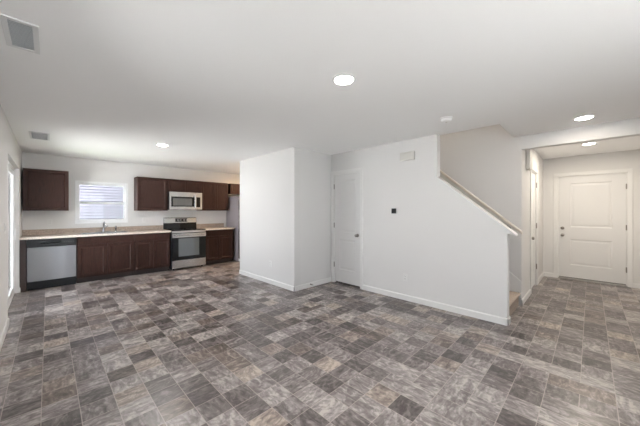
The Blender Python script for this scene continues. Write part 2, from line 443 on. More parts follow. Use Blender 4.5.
# door casings
def casing_y(name, x, y0, y1, z, s, w=0.058):     # door in a wall of constant x
    bm = NB()
    for a, c in ((y0-w, y0), (y1, y1+w)): bx(bm, min(x, x+s*0.016), max(x, x+s*0.016), a, c, 0, z, 0.004)
    bx(bm, min(x, x+s*0.017), max(x, x+s*0.017), y0-w, y1+w, z, z+w, 0.004)
    # jamb lining inside the wall
    for a, c in ((y0, y0+0.012), (y1-0.012, y1)): bx(bm, min(x, x-s*0.10), max(x, x-s*0.10), a, c, 0, z)
    bx(bm, min(x, x-s*0.10), max(x, x-s*0.10), y0, y1, z-0.012, z)
    return struct(name, bm, M_TRIM)
casing_y('trim_1', XS, PD0, PD1, PZ, -1)
casing_y('trim_2', XD, ED0, ED1, EZ, -1, 0.062)
bm = NB(); w = 0.058
for a, c in ((HD0-w, HD0), (HD1, HD1+w)): bx(bm, a, c, YH-0.016, YH, 0, HZ, 0.004)
bx(bm, HD0-w, HD1+w, YH-0.017, YH, HZ, HZ+w, 0.004)
for a, c in ((HD0, HD0+0.012), (HD1-0.012, HD1)): bx(bm, a, c, YH, YH+0.10, 0, HZ)
bx(bm, HD0, HD1, YH, YH+0.10, HZ-0.012, HZ)
struct('trim_3', bm, M_TRIM)
# raking cap of the half wall and white end post
dz = (ZT1-ZT0)/(YO-YE)
bm = NB()
prism(bm, [(0.617, ZT0-0.083*dz+0.002), (YO, ZT1), (YO, ZT1+0.022), (0.617, ZT0-0.083*dz+0.022)], 'x', XS-0.016, XSI+0.016, 0.003)
prism(bm, [(0.632, ZT0-0.083*dz+0.010), (YE, ZT0-0.045), (YE, ZT0)], 'x', XS-0.006, XSI+0.006)
struct('trim_4', bm, M_TRIM)
# stair skirt board on the far wall of the stairs
bm = NB()
prism(bm, [(0.708, 0.10), (0.708, 0.335), (0.76, 0.372), (4.0, 0.372+SLOPE*3.24), (4.0, 0.20+SLOPE*3.24), (0.86, 0.16)], 'x', XH-0.014, XH)
prism(bm, [(0.708, 0.325), (0.76, 0.362), (4.0, 0.362+SLOPE*3.24), (4.0, 0.385+SLOPE*3.24), (0.752, 0.385), (0.708, 0.348)], 'x', XH-0.022, XH)
struct('trim_5', bm, M_TRIM)

# ------------------------------------------------------------------ staircase and handrail
bm = NB(); R_, G_ = 0.1877, 0.2158
poly = [(0.735, 0.0)]
y, z = 0.735, 0.0
for k in range(13):
    z += R_; poly += [(y, z-0.035), (y-0.022, z-0.028), (y-0.026, z-0.010), (y-0.012, z)]
    y += G_; poly += [(y, z)]
poly += [(y, 0.0)]
prism(bm, poly, 'x', XSI+0.001, XH-0.0235)
st = obj('staircase', bm, M_CARPET); tag(st, 'beige carpeted staircase rising behind the sloped half wall', 'staircase')
hr = thing('handrail', 'taupe sloping handrail on the stairwell wall, ending beside the hall opening', 'handrail', (XH-0.07, 0.74, 1.06))
def railpt(y): return (XH-0.075, y, 1.068+SLOPE*(y-0.72))
bm = NB()
poly = [(-0.018, -0.03), (0.018, -0.03), (0.024, 0.0), (0.022, 0.022), (0.010, 0.032), (-0.010, 0.032), (-0.022, 0.022), (-0.024, 0.0)]
a, b_ = Vector(railpt(0.685)), Vector(railpt(4.1))
t = bmesh.new(); ra = [t.verts.new(a+Vector((u, 0, v*0.75+0.014))) for u, v in poly]; rb = [t.verts.new(b_+Vector((u, 0, v*0.75+0.014))) for u, v in poly]
t.faces.new(ra); t.faces.new(rb)
for k in range(8): t.faces.new((ra[k], ra[(k+1) % 8], rb[(k+1) % 8], rb[k]))
bmesh.ops.recalc_face_normals(t, faces=t.faces); merge(bm, t)
obj('rail', bm, M_RAIL, hr)
for y in (0.86, 1.9, 2.9, 3.9):
    p = Vector(railpt(y)); bm = NB()
    tube(bm, [p+Vector((0, 0, -0.038)), p+Vector((0.004, 0, -0.065)), p+Vector((0.03, 0, -0.08)), p+Vector((0.068, 0, -0.085))], 0.007)
    cyl(bm, p+Vector((0.067, 0, -0.085)), p+Vector((0.0745, 0, -0.085)), 0.03)
    obj('bracket', bm, M_NICKEL, hr, smooth=True)

# ------------------------------------------------------------------ doors
def hinge(parent, x, y, z, nx, ny):
    bm = NB(); cyl(bm, (x+nx*0.006, y+ny*0.006, z-0.045), (x+nx*0.006, y+ny*0.006, z+0.045), 0.009, seg=12)
    cyl(bm, (x+nx*0.006, y+ny*0.006, z-0.050), (x+nx*0.006, y+ny*0.006, z+0.050), 0.004, seg=10)
    obj('hinge', bm, M_NICKEL, parent, smooth=True)
def knob(parent, x, y, z, n, name='door_knob', r=0.027):
    n = Vector(n)
    q = Vector((0, 0, 1)).rotation_difference(n).to_matrix().to_4x4()
    bm = NB()
    lathe(bm, [(0, 0), (0.031, 0), (0.031, 0.006), (0.026, 0.010), (0.012, 0.013), (0.011, 0.030), (r*0.8, 0.036), (r, 0.046), (r*0.93, 0.058), (r*0.6, 0.066), (0, 0.068)],
          Matrix.Translation((x, y, z)) @ q)
    obj(name, bm, M_NICKEL, parent, smooth=True)
mold = (0.018, 0.022, 0.004)
# closet door under the stairs (faces -x, hinged on its far side)
d = sroot('door_2', (XS, 3.16, 0), 'white two panel closet door next to the corner')
bm = NB()
y0, w = PD0+0.015, PD1-PD0-0.030
ML = frameM(XS+0.022, y0+w, 0.028, 0, -1, 1, 0)
panel_slab(bm, ML, w, 2.015, 0.035, [(0.115, 0.235, w-0.115, 0.80), (0.115, 0.93, w-0.115, 1.90)], 0.009, 0.012, mold)
obj('door_slab', bm, M_DOOR, d)
for z in (1.82, 1.09, 0.345): hinge(d, XS+0.010, PD1-0.014, z, -1, 0)
knob(d, XS+0.022, 2.925, 0.925, (-1, 0, 0))
bm = NB(); bx(bm, XS+0.06, XS+0.07, PD0, PD1, 0, PZ); obj('stop', bm, M_SLOT, d)  # dark board across the opening, added so the door gap reads dark
# hall door (faces -y, hinged on its far side)
d = sroot('door_3', (5.89, YH, 0), 'white two panel door in the hall side wall')
bm = NB(); w = HD1-HD0-0.030
panel_slab(bm, frameM(HD0+0.015, YH+0.022, 0.02, 1, 0, 0, 1), w, 2.012, 0.035, [(0.115, 0.235, w-0.115, 0.80), (0.115, 0.93, w-0.115, 1.90)], 0.009, 0.012, mold)
obj('door_slab', bm, M_DOOR, d)
for z in (1.83, 1.09, 0.345): hinge(d, HD1-0.010, YH+0.004, z, 0, -1)
knob(d, HD0+0.075, YH+0.022, 0.905, (0, -1, 0))
# front door (faces -x, hinges on the right seen from inside)
d = sroot('door_4', (XD, 0.0, 0), 'white two panel front door at the end of the hall')
bm = NB(); w = ED1-ED0-0.026
ML = frameM(XD+0.022, ED1-0.013, 0.038, 0, -1, 1, 0)
panel_slab(bm, ML, w, 2.008, 0.045, [(0.17, 0.25, w-0.17, 0.76), (0.17, 1.0, w-0.17, 1.87)], 0.007, 0.014, mold)
obj('door_slab', bm, M_DOOR, d)
for z in (1.80, 1.06, 0.30): hinge(d, XD+0.006, ED0+0.012, z, -1, 0)
knob(d, XD+0.022, 0.405, 0.875, (-1, 0, 0))
bm = NB()
q = Vector((0, 0, 1)).rotation_difference(Vector((-1, 0, 0))).to_matrix().to_4x4()
lathe(bm, [(0, 0), (0.031, 0), (0.031, 0.010), (0.025, 0.014), (0, 0.015)], Matrix.Translation((XD+0.022, 0.405, 1.015)) @ q)
bx(bm, XD-0.016, XD+0.008, 0.401, 0.409, 0.998, 1.032, 0.002)
obj('deadbolt', bm, M_NICKEL, d, smooth=True)
bm = NB(); bx(bm, XD+0.068, XD+0.10, ED0+0.012, ED1-0.012, 0.022, EZ-0.012); obj('dark_backing', bm, M_SLOT, d)  # door-sized dark board, added to block daylight and darken the bottom gap
bm = NB(); bx(bm, XD-0.012, XD+0.10, ED0, ED1, 0, 0.022, 0.004); obj('threshold', bm, M_THRESH, d)

# sliding patio door
d = sroot('door_1', (XL-0.10, 5.83, 0), 'white sliding glass patio door beside the kitchen')
bm = NB(); fx0, fx1 = XL-0.145, XL-0.050
bx(bm, fx0, fx1, SY0, SY0+0.045, 0, SZ); bx(bm, fx0, fx1, SY1-0.045, SY1, 0, SZ)
bx(bm, fx0, fx1, SY0+0.045, SY1-0.045, SZ-0.05, SZ); bx(bm, fx0, fx1, SY0+0.045, SY1-0.045, 0, 0.035)
obj('door_frame', bm, M_VINYL, d)
def sash(y0, y1, x, z0, z1, name, st=0.07):
    bm = NB()
    bx(bm, x-0.018, x+0.018, y0, y0+st, z0, z1, 0.003); bx(bm, x-0.018, x+0.018, y1-st, y1, z0, z1, 0.003)
    bx(bm, x-0.018, x+0.018, y0+st, y1-st, z0, z0+st+0.02, 0.003); bx(bm, x-0.018, x+0.018, y0+st, y1-st, z1-st, z1, 0.003)
    o = obj(name, bm, M_VINYL, d)
    bm = NB(); bx(bm, x-0.003, x+0.003, y0+st, y1-st, z0+st+0.02, z1-st); obj('glass_pane', bm, M_GLASS, o)
    return o
ym = (SY0+SY1)/2
sash(ym-0.035, SY1-0.045, XL-0.075, 0.037, SZ-0.052, 'sliding_panel')
sash(SY0+0.045, ym+0.035, XL-0.118, 0.037, SZ-0.052, 'fixed_panel')
bm = NB(); bx(bm, XL-0.0565, XL-0.030, SY1-0.092, SY1-0.068, 0.88, 1.08, 0.004); obj('door_handle', bm, M_VINYL, d)
bm = NB()    # painted drywall return of the opening
bx(bm, XL-0.05, XL+0.001, SY1-0.004, SY1+0.0, 0, SZ); obj('corner_bead', bm, M_TRIM, d)

# kitchen window
wnd = sroot('window_1', (0.82, YK, WZ0), 'white single hung window above the sink')
bm = NB(); fy0, fy1 = YK-0.006, YK+0.085; fw = 0.045
bx(bm, WX0, WX0+fw, fy0, fy1, WZ0, WZ1, 0.003); bx(bm, WX1-fw, WX1, fy0, fy1, WZ0, WZ1, 0.003)
bx(bm, WX0+fw, WX1-fw, fy0, fy1, WZ0, WZ0+0.05, 0.003); bx(bm, WX0+fw, WX1-fw, fy0, fy1, WZ1-fw, WZ1, 0.003)
obj('window_frame', bm, M_VINYL, wnd)
def wsash(z0, z1, y, nm):
    bm = NB(); s = 0.028; a, c = WX0+fw, WX1-fw
    bx(bm, a, a+s, y, y+0.03, z0, z1, 0.002); bx(bm, c-s, c, y, y+0.03, z0, z1, 0.002)
    bx(bm, a+s, c-s, y, y+0.03, z0, z0+0.034, 0.002); bx(bm, a+s, c-s, y, y+0.03, z1-0.030, z1, 0.002)
    o = obj(nm, bm, M_VINYL, wnd)
    bm = NB(); bx(bm, a+s, c-s, y+0.012, y+0.017, z0+0.034, z1-0.030); obj('glass_pane', bm, M_GLASS, o)
zm = 1.535
wsash(WZ0+0.05, zm, YK+0.010, 'lower_sash'); wsash(zm-0.02, WZ1-fw, YK+0.045, 'upper_sash')
bm = NB(); bx(bm, 0.79, 0.85, YK+0.012, YK+0.030, zm, zm+0.012, 0.003); obj('sash_lock', bm, M_VINYL, wnd)
# frame of the unseen window added to light the stair wall
wnd = sroot('added_window_left', (XL-0.1, (LW[0]+LW[1])/2, LW[2]))
bm = NB(); a, c, z0, z1 = LW
ymid = (a+c)/2
for q0, q1 in ((a, a+0.05), (c-0.05, c), (ymid-0.04, ymid+0.04)): bx(bm, XL-0.13, XL-0.05, q0, q1, z0, z1)
for q0, q1 in ((a+0.05, ymid-0.04), (ymid+0.04, c-0.05)):
    bx(bm, XL-0.13, XL-0.05, q0, q1, z0, z0+0.05); bx(bm, XL-0.13, XL-0.05, q0, q1, z1-0.05, z1)
    bx(bm, XL-0.12, XL-0.07, q0, q1, (z0+z1)/2-0.02, (z0+z1)/2+0.02)
obj('window_frame', bm, M_VINYL, wnd)
for q0, q1 in ((a+0.05, ymid-0.04), (ymid+0.04, c-0.05)):
    for u0, u1 in ((z0+0.05, (z0+z1)/2-0.02), ((z0+z1)/2+0.02, z1-0.05)):
        bm = NB(); bx(bm, XL-0.098, XL-0.092, q0, q1, u0, u1); obj('glass_pane', bm, M_GLASS, wnd)

wnd = sroot('added_window_front', ((FW[0]+FW[1])/2, YR-0.1, FW[2]))  # unseen window, added to bring more daylight indoors
bm = NB(); a, c, z0, z1 = FW
for k in range(4):
    q = a+(c-a)*k/3
    bx(bm, max(a, q-0.04), min(c, q+0.04), YR-0.13, YR-0.05, z0, z1)
for k in range(3):
    q0, q1 = a+(c-a)*k/3+0.04, a+(c-a)*(k+1)/3-0.04
    for u0, u1 in ((z0, z0+0.05), (z1-0.05, z1), ((z0+z1)/2-0.02, (z0+z1)/2+0.02)): bx(bm, q0, q1, YR-0.12, YR-0.06, u0, u1)
obj('window_frame', bm, M_VINYL, wnd)

# daylight portals (sampling guides only, they add no light)
def portal(name, loc, rot, sx, sy):
    l = bpy.data.lights.new(name, 'AREA'); l.shape = 'RECTANGLE'; l.size = sx; l.size_y = sy
    l.cycles.is_portal = True
    o = bpy.data.objects.new(name, l); COL.objects.link(o); o.location = loc; o.rotation_euler = rot
portal('portal_slider', (XL-0.2, (SY0+SY1)/2, SZ/2), (0, -PI/2, 0), SZ, SY1-SY0)
portal('portal_living', (XL-0.2, (LW[0]+LW[1])/2, (LW[2]+LW[3])/2), (0, -PI/2, 0), LW[3]-LW[2], LW[1]-LW[0])
portal('portal_front', ((FW[0]+FW[1])/2, YR-0.2, (FW[2]+FW[3])/2), (PI/2, 0, 0), FW[1]-FW[0], FW[3]-FW[2])
portal('portal_kitchen', ((WX0+WX1)/2, YK+0.2, (WZ0+WZ1)/2), (-PI/2, 0, 0), WX1-WX0, WZ1-WZ0)

# ------------------------------------------------------------------ outside
bm = NB(); bx(bm, -14, XL-WT, -12, 26, -0.30, -0.16); bx(bm, XL-WT, 16, -12, YR-WT, -0.30, -0.16)
struct('ground', bm, M_CONC)
bm = NB(); bx(bm, XL-WT, 16, YK+WT, 26, -0.30, -0.16); tag(obj('lawn', bm, M_GRASS, kind='structure'), 'unseen dark grass strip added between the two houses to dim the siding', 'lawn')  # unseen ground, made dark so less light bounces onto the siding
bm = NB()
SYD = 12.0; lap = 0.098; prof = []
z = -0.16
while z < 5.6:
    prof += [(SYD, z), (SYD+0.004, z+lap*0.66), (SYD+0.08, z+lap*0.67), (SYD+0.08, z+lap*0.999)]; z += lap
prism(bm, prof+[(SYD+0.25, z), (SYD+0.25, -0.16)], 'x', -1.5, 9.0)
nh = thing('neighbour_house', 'neighbouring house with pale lap siding seen through the kitchen window', 'house', (3.75, SYD+0.1, -0.16))
obj('siding', bm, M_SIDING, nh)

# ------------------------------------------------------------------ kitchen cabinets
def shaker(x0, x1, z0, z1, y, parent, name='door', rail=0.057, t=0.019):
    bm = NB(); w, h = x1-x0, z1-z0
    panel_slab(bm, frameM(x0, y-t, z0, 1, 0, 0, 1), w, h, t, [(rail, rail, w-rail, h-rail)], 0.011, 0.011)
    return obj(name, bm, M_WOOD, parent)
def flatfront(x0, x1, z0, z1, y, parent, name='drawer_front', t=0.019):
    bm = NB(); bx(bm, x0, x1, y-t, y, z0, z1, 0.003); return obj(name, bm, M_WOOD, parent)
UY = YK-0.33+0.019
def upper(x0, x1, z0, z1, label, doors, y=UY, g='wall cabinets'):
    c = thing('wall_cabinet', label, 'cabinet', ((x0+x1)/2, YK, z0), g)
    bm = NB(); bx(bm, x0+0.0008, x1-0.0008, y, YK-0.0008, z0, z1, 0.0012); obj('cabinet_body', bm, M_WOOD, c)
    w = (x1-x0)/doors
    for k in range(doors):
        a = x0+k*w+(0.006 if k == 0 else 0.002); b = x0+(k+1)*w-(0.006 if k == doors-1 else 0.002)
        shaker(a, b, z0+0.006, z1-0.006, y, c, rail=0.05)
    return c
upper(-0.318, 0.276, 1.365, 2.115, 'dark brown single door wall cabinet alone at the left of the window', 1)
upper(1.375, 1.985, 1.365, 2.115, 'dark brown single door wall cabinet between the window and the microwave', 1)
upper(1.985, 2.753, 1.815, 2.115, 'short two door brown cabinet directly above the microwave', 2)
upper(2.753, 3.485, 1.365, 2.115, 'tall two door brown wall cabinet between microwave and refrigerator', 2)
upper(3.545, 4.46, 1.83, 2.115, 'small brown cabinet above the refrigerator', 2)

BYF = YK-0.61+0.019
def basecab(x0, x1, label, split, g='base cabinets', sink=False):
    c = thing('base_cabinet', label, 'cabinet', ((x0+x1)/2, YK-0.3, 0), g)
    bm = NB()
    if sink:
        bx(bm, x0+0.0008, x1-0.0008, BYF, YK-0.003, 0.105, 0.70); bx(bm, x0+0.0008, x1-0.0008, BYF, BYF+0.018, 0.70, 0.875)
        for q in (x0+0.0008, x1-0.0188): bx(bm, q, q+0.018, BYF+0.018, YK-0.003, 0.70, 0.875)
    else: bx(bm, x0+0.0008, x1-0.0008, BYF, YK-0.003, 0.105, 0.875, 0.0012)
    obj('cabinet_body', bm, M_WOOD, c)
    bm = NB(); bx(bm, x0+0.0008, x1-0.0008, BYF+0.065, YK-0.003, 0.0, 0.105); obj('toe_kick', bm, M_TOE, c)
    flatfront(x0+0.012, x1-0.012, 0.735, 0.862, BYF, c)
    w = (x1-x0)/split
    for k in range(split):
        a = x0+k*w+(0.012 if k == 0 else 0.005); b = x0+(k+1)*w-(0.012 if k == split-1 else 0.005)
        shaker(a, b, 0.118, 0.718, BYF, c, rail=0.052)
basecab(0.372, 1.268, 'wide brown sink base cabinet beneath the faucet', 2, sink=True)
basecab(1.268, 1.958, 'brown base cabinet between the sink cabinet and the range', 2)
basecab(2.740, 3.490, 'brown base cabinet between the range and the refrigerator', 2)
bm = NB(); bx(bm, XL+0.003, -0.262, BYF-0.006, YK-0.003, 0.0, 0.875, 0.002)
tag(obj('filler_panel', bm, M_WOODIN), 'dark narrow filler panel between sliding door wall and dishwasher', 'panel')

# countertops with backsplash
def counter(x0, x1, label, hole=None):
    c = thing('countertop', label, 'countertop', ((x0+x1)/2, YK-0.3, 0.876), 'countertops')
    bm = NB(); yf, yb, z0, z1 = YK-0.64, YK-0.003, 0.8765, 0.914
    if hole:
        a, b, p, q = hole
        bx(bm, x0, a, yf, yb, z0, z1); bx(bm, b, x1, yf, yb, z0, z1)
        bx(bm, a, b, yf, p, z0, z1); bx(bm, a, b, q, yb, z0, z1)
    else: bx(bm, x0, x1, yf, yb, z0, z1, 0.004)
    obj('counter_slab', bm, M_COUNTER, c)
    bm = NB(); bx(bm, x0, x1, yb-0.019, yb, z1, z1+0.098, 0.003); obj('backsplash', bm, M_SPLASH, c)
counter(XL+0.003, 1.963, 'long tan speckled countertop holding the sink', (0.45, 1.19, YK-0.55, YK-0.13))
counter(2.738, 3.505, 'short tan speckled countertop right of the range')

# sink, faucet, sprayer
s = thing('kitchen_sink', 'stainless double bowl sink set into the long countertop', 'sink', (0.82, YK-0.34, 0.75))
bm = NB(); sx0, sx1, sy0, sy1, zt = 0.43, 1.21, YK-0.57, YK-0.065, 0.9145
zr = zt+0.004
bx(bm, sx0, sx1, sy0, sy0+0.035, zt, zr, 0.001); bx(bm, sx0, sx1, YK-0.145, sy1, zt, zr, 0.001)
bx(bm, sx0, sx0+0.03, sy0+0.035, YK-0.145, zt, zr, 0.001); bx(bm, sx1-0.03, sx1, sy0+0.035, YK-0.145, zt, zr, 0.001)
bx(bm, 0.805, 0.835, sy0+0.035, YK-0.145, zt, zr, 0.001)
obj('rim', bm, M_STEEL, s)
for a, b in ((0.46, 0.805), (0.835, 1.18)):
    bm = NB(); y0, y1, zb = sy0+0.035, YK-0.145, 0.735; t_ = 0.002
    bx(bm, a, a+t_, y0, y1, zb, zt); bx(bm, b-t_, b, y0, y1, zb, zt); bx(bm, a+t_, b-t_, y0, y0+t_, zb, zt); bx(bm, a+t_, b-t_, y1-t_, y1, zb, zt)
    bx(bm, a, b, y0, y1, zb-t_, zb)
    bowl = obj('bowl', bm, M_STEEL, s)
    bm = NB(); cyl(bm, ((a+b)/2, (y0+y1)/2, zb), ((a+b)/2, (y0+y1)/2, zb+0.003), 0.04); obj('drain', bm, M_CHROME, bowl)
fy = YK-0.105
f = thing('faucet', 'chrome kitchen faucet standing at the back of the sink', 'faucet', (0.82, fy, zr))
bm = NB(); bx(bm, 0.70, 0.94, fy-0.025, fy+0.025, zr, zr+0.010, 0.004); obj('deck_plate', bm, M_CHROME, f)
bm = NB(); lathe(bm, [(0, 0), (0.024, 0), (0.022, 0.03), (0.018, 0.06), (0.016, 0.075), (0, 0.075)], Matrix.Translation((0.82, fy, zr+0.010)))
obj('body', bm, M_CHROME, f, smooth=True)
bm = NB()
pts = [(0.82, fy, zr+0.08)]+[(0.82, fy-0.085+0.085*math.cos(t_*PI/12), zr+0.135+0.075*math.sin(t_*PI/12)) for t_ in range(0, 12)]+[(0.82, fy-0.172, zr+0.11)]
tube(bm, pts, 0.011); obj('spout', bm, M_CHROME, f, smooth=True)
bm = NB(); tube(bm, [(0.82, fy, zr+0.075), (0.86, fy, zr+0.09), (0.895, fy, zr+0.13)], 0.007); obj('lever', bm, M_CHROME, f, smooth=True)
bm = NB(); lathe(bm, [(0, 0), (0.020, 0), (0.018, 0.012), (0.013, 0.018), (0.012, 0.05), (0.018, 0.075), (0.019, 0.105), (0.012, 0.12), (0, 0.121)], Matrix.Translation((1.03, fy, zr)))
sp = obj('side_sprayer', bm, M_CHROME, smooth=True); tag(sp, 'small chrome side sprayer just right of the faucet', 'sprayer')

# dishwasher
DX0, DX1 = -0.258, 0.368
d = thing('dishwasher', 'stainless dishwasher with black control strip at the left end of the cabinets', 'dishwasher', ((DX0+DX1)/2, YK-0.3, 0))
bm = NB(); bx(bm, DX0, DX1, YK-0.585, YK-0.02, 0.095, 0.870); obj('tub', bm, M_BLACK, d)
bm = NB()
prism(bm, [(YK-0.585, 0.735), (YK-0.625, 0.735), (YK-0.628, 0.76), (YK-0.622, 0.865), (YK-0.612, 0.870), (YK-0.585, 0.870)], 'x', DX0+0.003, DX1-0.003)
cp = obj('control_panel', bm, M_BLACK, d)
bm = NB(); bx(bm, DX0+0.16, DX1-0.20, YK-0.640, YK-0.6255, 0.790, 0.815, 0.005); obj('handle', bm, M_GLASSBLK, cp)
bm = NB()
for k in range(5): bx(bm, DX1-0.17+k*0.03, DX1-0.155+k*0.03, YK-0.631, YK-0.6255, 0.80, 0.807, 0.0015)
obj('buttons', bm, M_SLOT, cp)
bm = NB()
n = 10; q0, q1 = DX0+0.004, DX1-0.004
poly = [(q0, YK-0.585)]+[(q0+(q1-q0)*k/n, YK-0.612-0.016*math.sin(PI*k/n)) for k in range(n+1)]+[(q1, YK-0.585)]
prism(bm, poly, 'z', 0.152, 0.729); obj('door', bm, M_STEELDW, d, smooth=True)
bm = NB(); bx(bm, DX0+0.004, DX1-0.004, YK-0.600, YK-0.585, 0.030, 0.145, 0.004); bx(bm, DX0+0.004, DX1-0.004, YK-0.56, YK-0.54, 0.0, 0.12); obj('kick_plate', bm, M_BLACK, d)

# range
RX0, RX1 = 1.970, 2.732; RF = YK-0.655
r = thing('kitchen_range', 'stainless freestanding electric range with black oven door', 'range', ((RX0+RX1)/2, YK-0.33, 0))
bm = NB(); bx(bm, RX0, RX1, RF+0.015, YK-0.012, 0.03, 0.900, 0.002)
for a in (RX0+0.06, RX1-0.06):
    for c in (RF+0.07, YK-0.08): cyl(bm, (a, c, 0), (a, c, 0.03), 0.018, seg=12)
obj('range_body', bm, M_BLACK, r)
bm = NB(); bx(bm, RX0, RX1, RF-0.005, YK-0.075, 0.900, 0.917, 0.003); ct = obj('cooktop', bm, M_GLASSBLK, r)
for a, c, rr in ((RX0+0.20, RF+0.16, 0.10), (RX1-0.20, RF+0.16, 0.085), (RX0+0.20, RF+0.42, 0.075), (RX1-0.20, RF+0.42, 0.10)):
    bm = NB(); lathe(bm, [(rr-0.003, 0), (rr, 0.0006), (rr+0.003, 0)], Matrix.Translation((a, c, 0.9171)), 40); obj('burner_ring', bm, M_SLOT, ct)
# backguard: stainless upper part with display, black lower glass
bm = NB(); prism(bm, [(YK-0.012, 0.905), (YK-0.075, 0.905), (YK-0.062, 1.06), (YK-0.012, 1.06)], 'x', RX0, RX1); bgd = obj('backguard_lower', bm, M_GLASSBLK, r)
bm = NB(); prism(bm, [(YK-0.012, 1.06), (YK-0.072, 1.06), (YK-0.058, 1.185), (YK-0.045, 1.195), (YK-0.012, 1.195)], 'x', RX0, RX1, 0.003); bgu = obj('backguard', bm, M_STEEL, r)
bm = NB(); prism(bm, [(YK-0.066, 1.085), (YK-0.0735, 1.085), (YK-0.0635, 1.17), (YK-0.056, 1.17)], 'x', RX0+0.255, RX0+0.535); dsp = obj('display', bm, M_DISPLAY, bgu)
for k in range(4):
    a = RX0+0.30+k*0.062+(0.02 if k > 1 else 0)
    for y_, z_ in ((0.0745, 1.11), (0.0725, 1.137)):
        bm = NB(); bx(bm, a, a+0.035, YK-y_, YK-y_+0.0045, z_, z_+0.006); obj('button_mark', bm, M_PLATE, bgu)
# front: control strip, door, handle, drawer
bm = NB(); bx(bm, RX0+0.002, RX1-0.002, RF-0.012, RF+0.014, 0.845, 0.899, 0.005); obj('front_strip', bm, M_STEEL, r)
bm = NB(); bx(bm, RX0+0.004, RX1-0.004, RF-0.028, RF+0.014, 0.235, 0.838, 0.005); od = obj('oven_door', bm, M_GLASSBLK, r)
bm = NB(); bx(bm, RX0+0.004, RX1-0.004, RF-0.032, RF-0.0285, 0.745, 0.838, 0.001); obj('door_top_rail', bm, M_STEEL, od)
bm = NB(); bx(bm, RX0+0.135, RX1-0.165, RF-0.0305, RF-0.0285, 0.31, 0.725, 0.0005); obj('oven_window', bm, M_OVENWIN, od)
bm = NB(); zh = 0.800
cyl(bm, (RX0+0.05, RF-0.075, zh), (RX1-0.05, RF-0.075, zh), 0.013, seg=16)
for a in (RX0+0.075, RX1-0.075): bx(bm, a-0.016, a+0.016, RF-0.078, RF-0.0325, zh-0.013, zh+0.013, 0.004)
obj('handle', bm, M_STEEL, od, smooth=True)
bm = NB(); bx(bm, RX0+0.004, RX1-0.004, RF-0.024, RF+0.014, 0.042, 0.222, 0.005); obj('drawer', bm, M_STEEL, r)

# microwave
MX0, MX1, MZ0, MZ1 = 1.990, 2.748, 1.385, 1.812; MF = YK-0.40
m_ = thing('microwave', 'stainless over-the-range microwave under the short cabinet', 'microwave', ((MX0+MX1)/2, YK-0.2, MZ0))
bm = NB(); bx(bm, MX0, MX1, MF+0.02, YK-0.003, MZ0, MZ1, 0.002); obj('case', bm, M_BLACK, m_)
bm = NB(); xs = MX1-0.165
bx(bm, MX0, xs, MF-0.004, MF+0.02, MZ0+0.004, MZ0+0.075, 0.003); bx(bm, MX0, xs, MF-0.004, MF+0.02, MZ1-0.115, MZ1-0.002, 0.003)
bx(bm, MX0, MX0+0.045, MF-0.0038, MF+0.02, MZ0+0.072, MZ1-0.112)
bx(bm, xs-0.02, xs, MF-0.0038, MF+0.02, MZ0+0.072, MZ1-0.112)
md = obj('microwave_door', bm, M_STEEL, m_)
bm = NB(); bx(bm, MX0+0.045, xs-0.02, MF+0.001, MF+0.02, MZ0+0.075, MZ1-0.115); g_ = obj('door_glass', bm, M_GLASSBLK, md)
bm = NB(); bx(bm, MX0+0.08, xs-0.075, MF-0.0005, MF+0.001, MZ0+0.10, MZ1-0.15); obj('window_mesh', bm, M_MWWIN, g_)
bm = NB(); cyl(bm, (xs-0.018, MF-0.038, MZ0+0.05), (xs-0.018, MF-0.038, MZ1-0.07), 0.012, seg=14)
for z in (MZ0+0.075, MZ1-0.095): bx(bm, xs-0.027, xs-0.009, MF-0.036, MF-0.0045, z-0.010, z+0.010, 0.003)
obj('handle', bm, M_STEEL, md, smooth=True)
bm = NB()
bx(bm, xs+0.002, MX1, MF-0.004, MF+0.02, MZ0+0.004, MZ0+0.065, 0.003); bx(bm, xs+0.002, MX1, MF-0.004, MF+0.02, MZ1-0.115, MZ1-0.002, 0.003)
bx(bm, MX1-0.045, MX1, MF-0.0038, MF+0.02, MZ0+0.062, MZ1-0.112); bx(bm, xs+0.002, xs+0.022, MF-0.0038, MF+0.02, MZ0+0.062, MZ1-0.112)
cpn = obj('control_surround', bm, M_STEEL, m_)
bm = NB(); bx(bm, xs+0.022, MX1-0.045, MF+0.0, MF+0.02, MZ0+0.065, MZ1-0.115); kp = obj('keypad', bm, M_GLASSBLK, cpn)

# refrigerator
FX0, FX1, FF = 3.565, 4.455, YK-0.72
fr = thing('refrigerator', 'grey refrigerator standing past the end of the counter', 'refrigerator', ((FX0+FX1)/2, YK-0.4, 0))
bm = NB(); bx(bm, FX0, FX1, FF, YK-0.04, 0.02, 1.745, 0.006)
for a in (FX0+0.06, FX1-0.06):
    for c in (FF+0.06, YK-0.1): cyl(bm, (a, c, 0), (a, c, 0.02), 0.02, seg=12)
obj('fridge_body', bm, M_FRIDGE, fr)
bm = NB(); bx(bm, FX0+0.004, FX1-0.004, FF-0.055, FF-0.006, 1.22, 1.745, 0.012); fd = obj('freezer_door', bm, M_STEEL, fr)
bm = NB(); cyl(bm, (FX1-0.07, FF-0.09, 1.27), (FX1-0.07, FF-0.09, 1.6), 0.011); obj('handle', bm, M_STEEL, fd, smooth=True)
bm = NB(); bx(bm, FX0+0.004, FX1-0.004, FF-0.055, FF-0.006, 0.09, 1.21, 0.012); fd = obj('fridge_door', bm, M_STEEL, fr)
bm = NB(); cyl(bm, (FX1-0.07, FF-0.09, 0.7), (FX1-0.07, FF-0.09, 1.15), 0.011); obj('handle', bm, M_STEEL, fd, smooth=True)
bm = NB(); bx(bm, FX0+0.01, FX1-0.01, FF-0.03, FF-0.0005, 0.015, 0.085, 0.004); obj('kick_grille', bm, M_PLATE, fr)

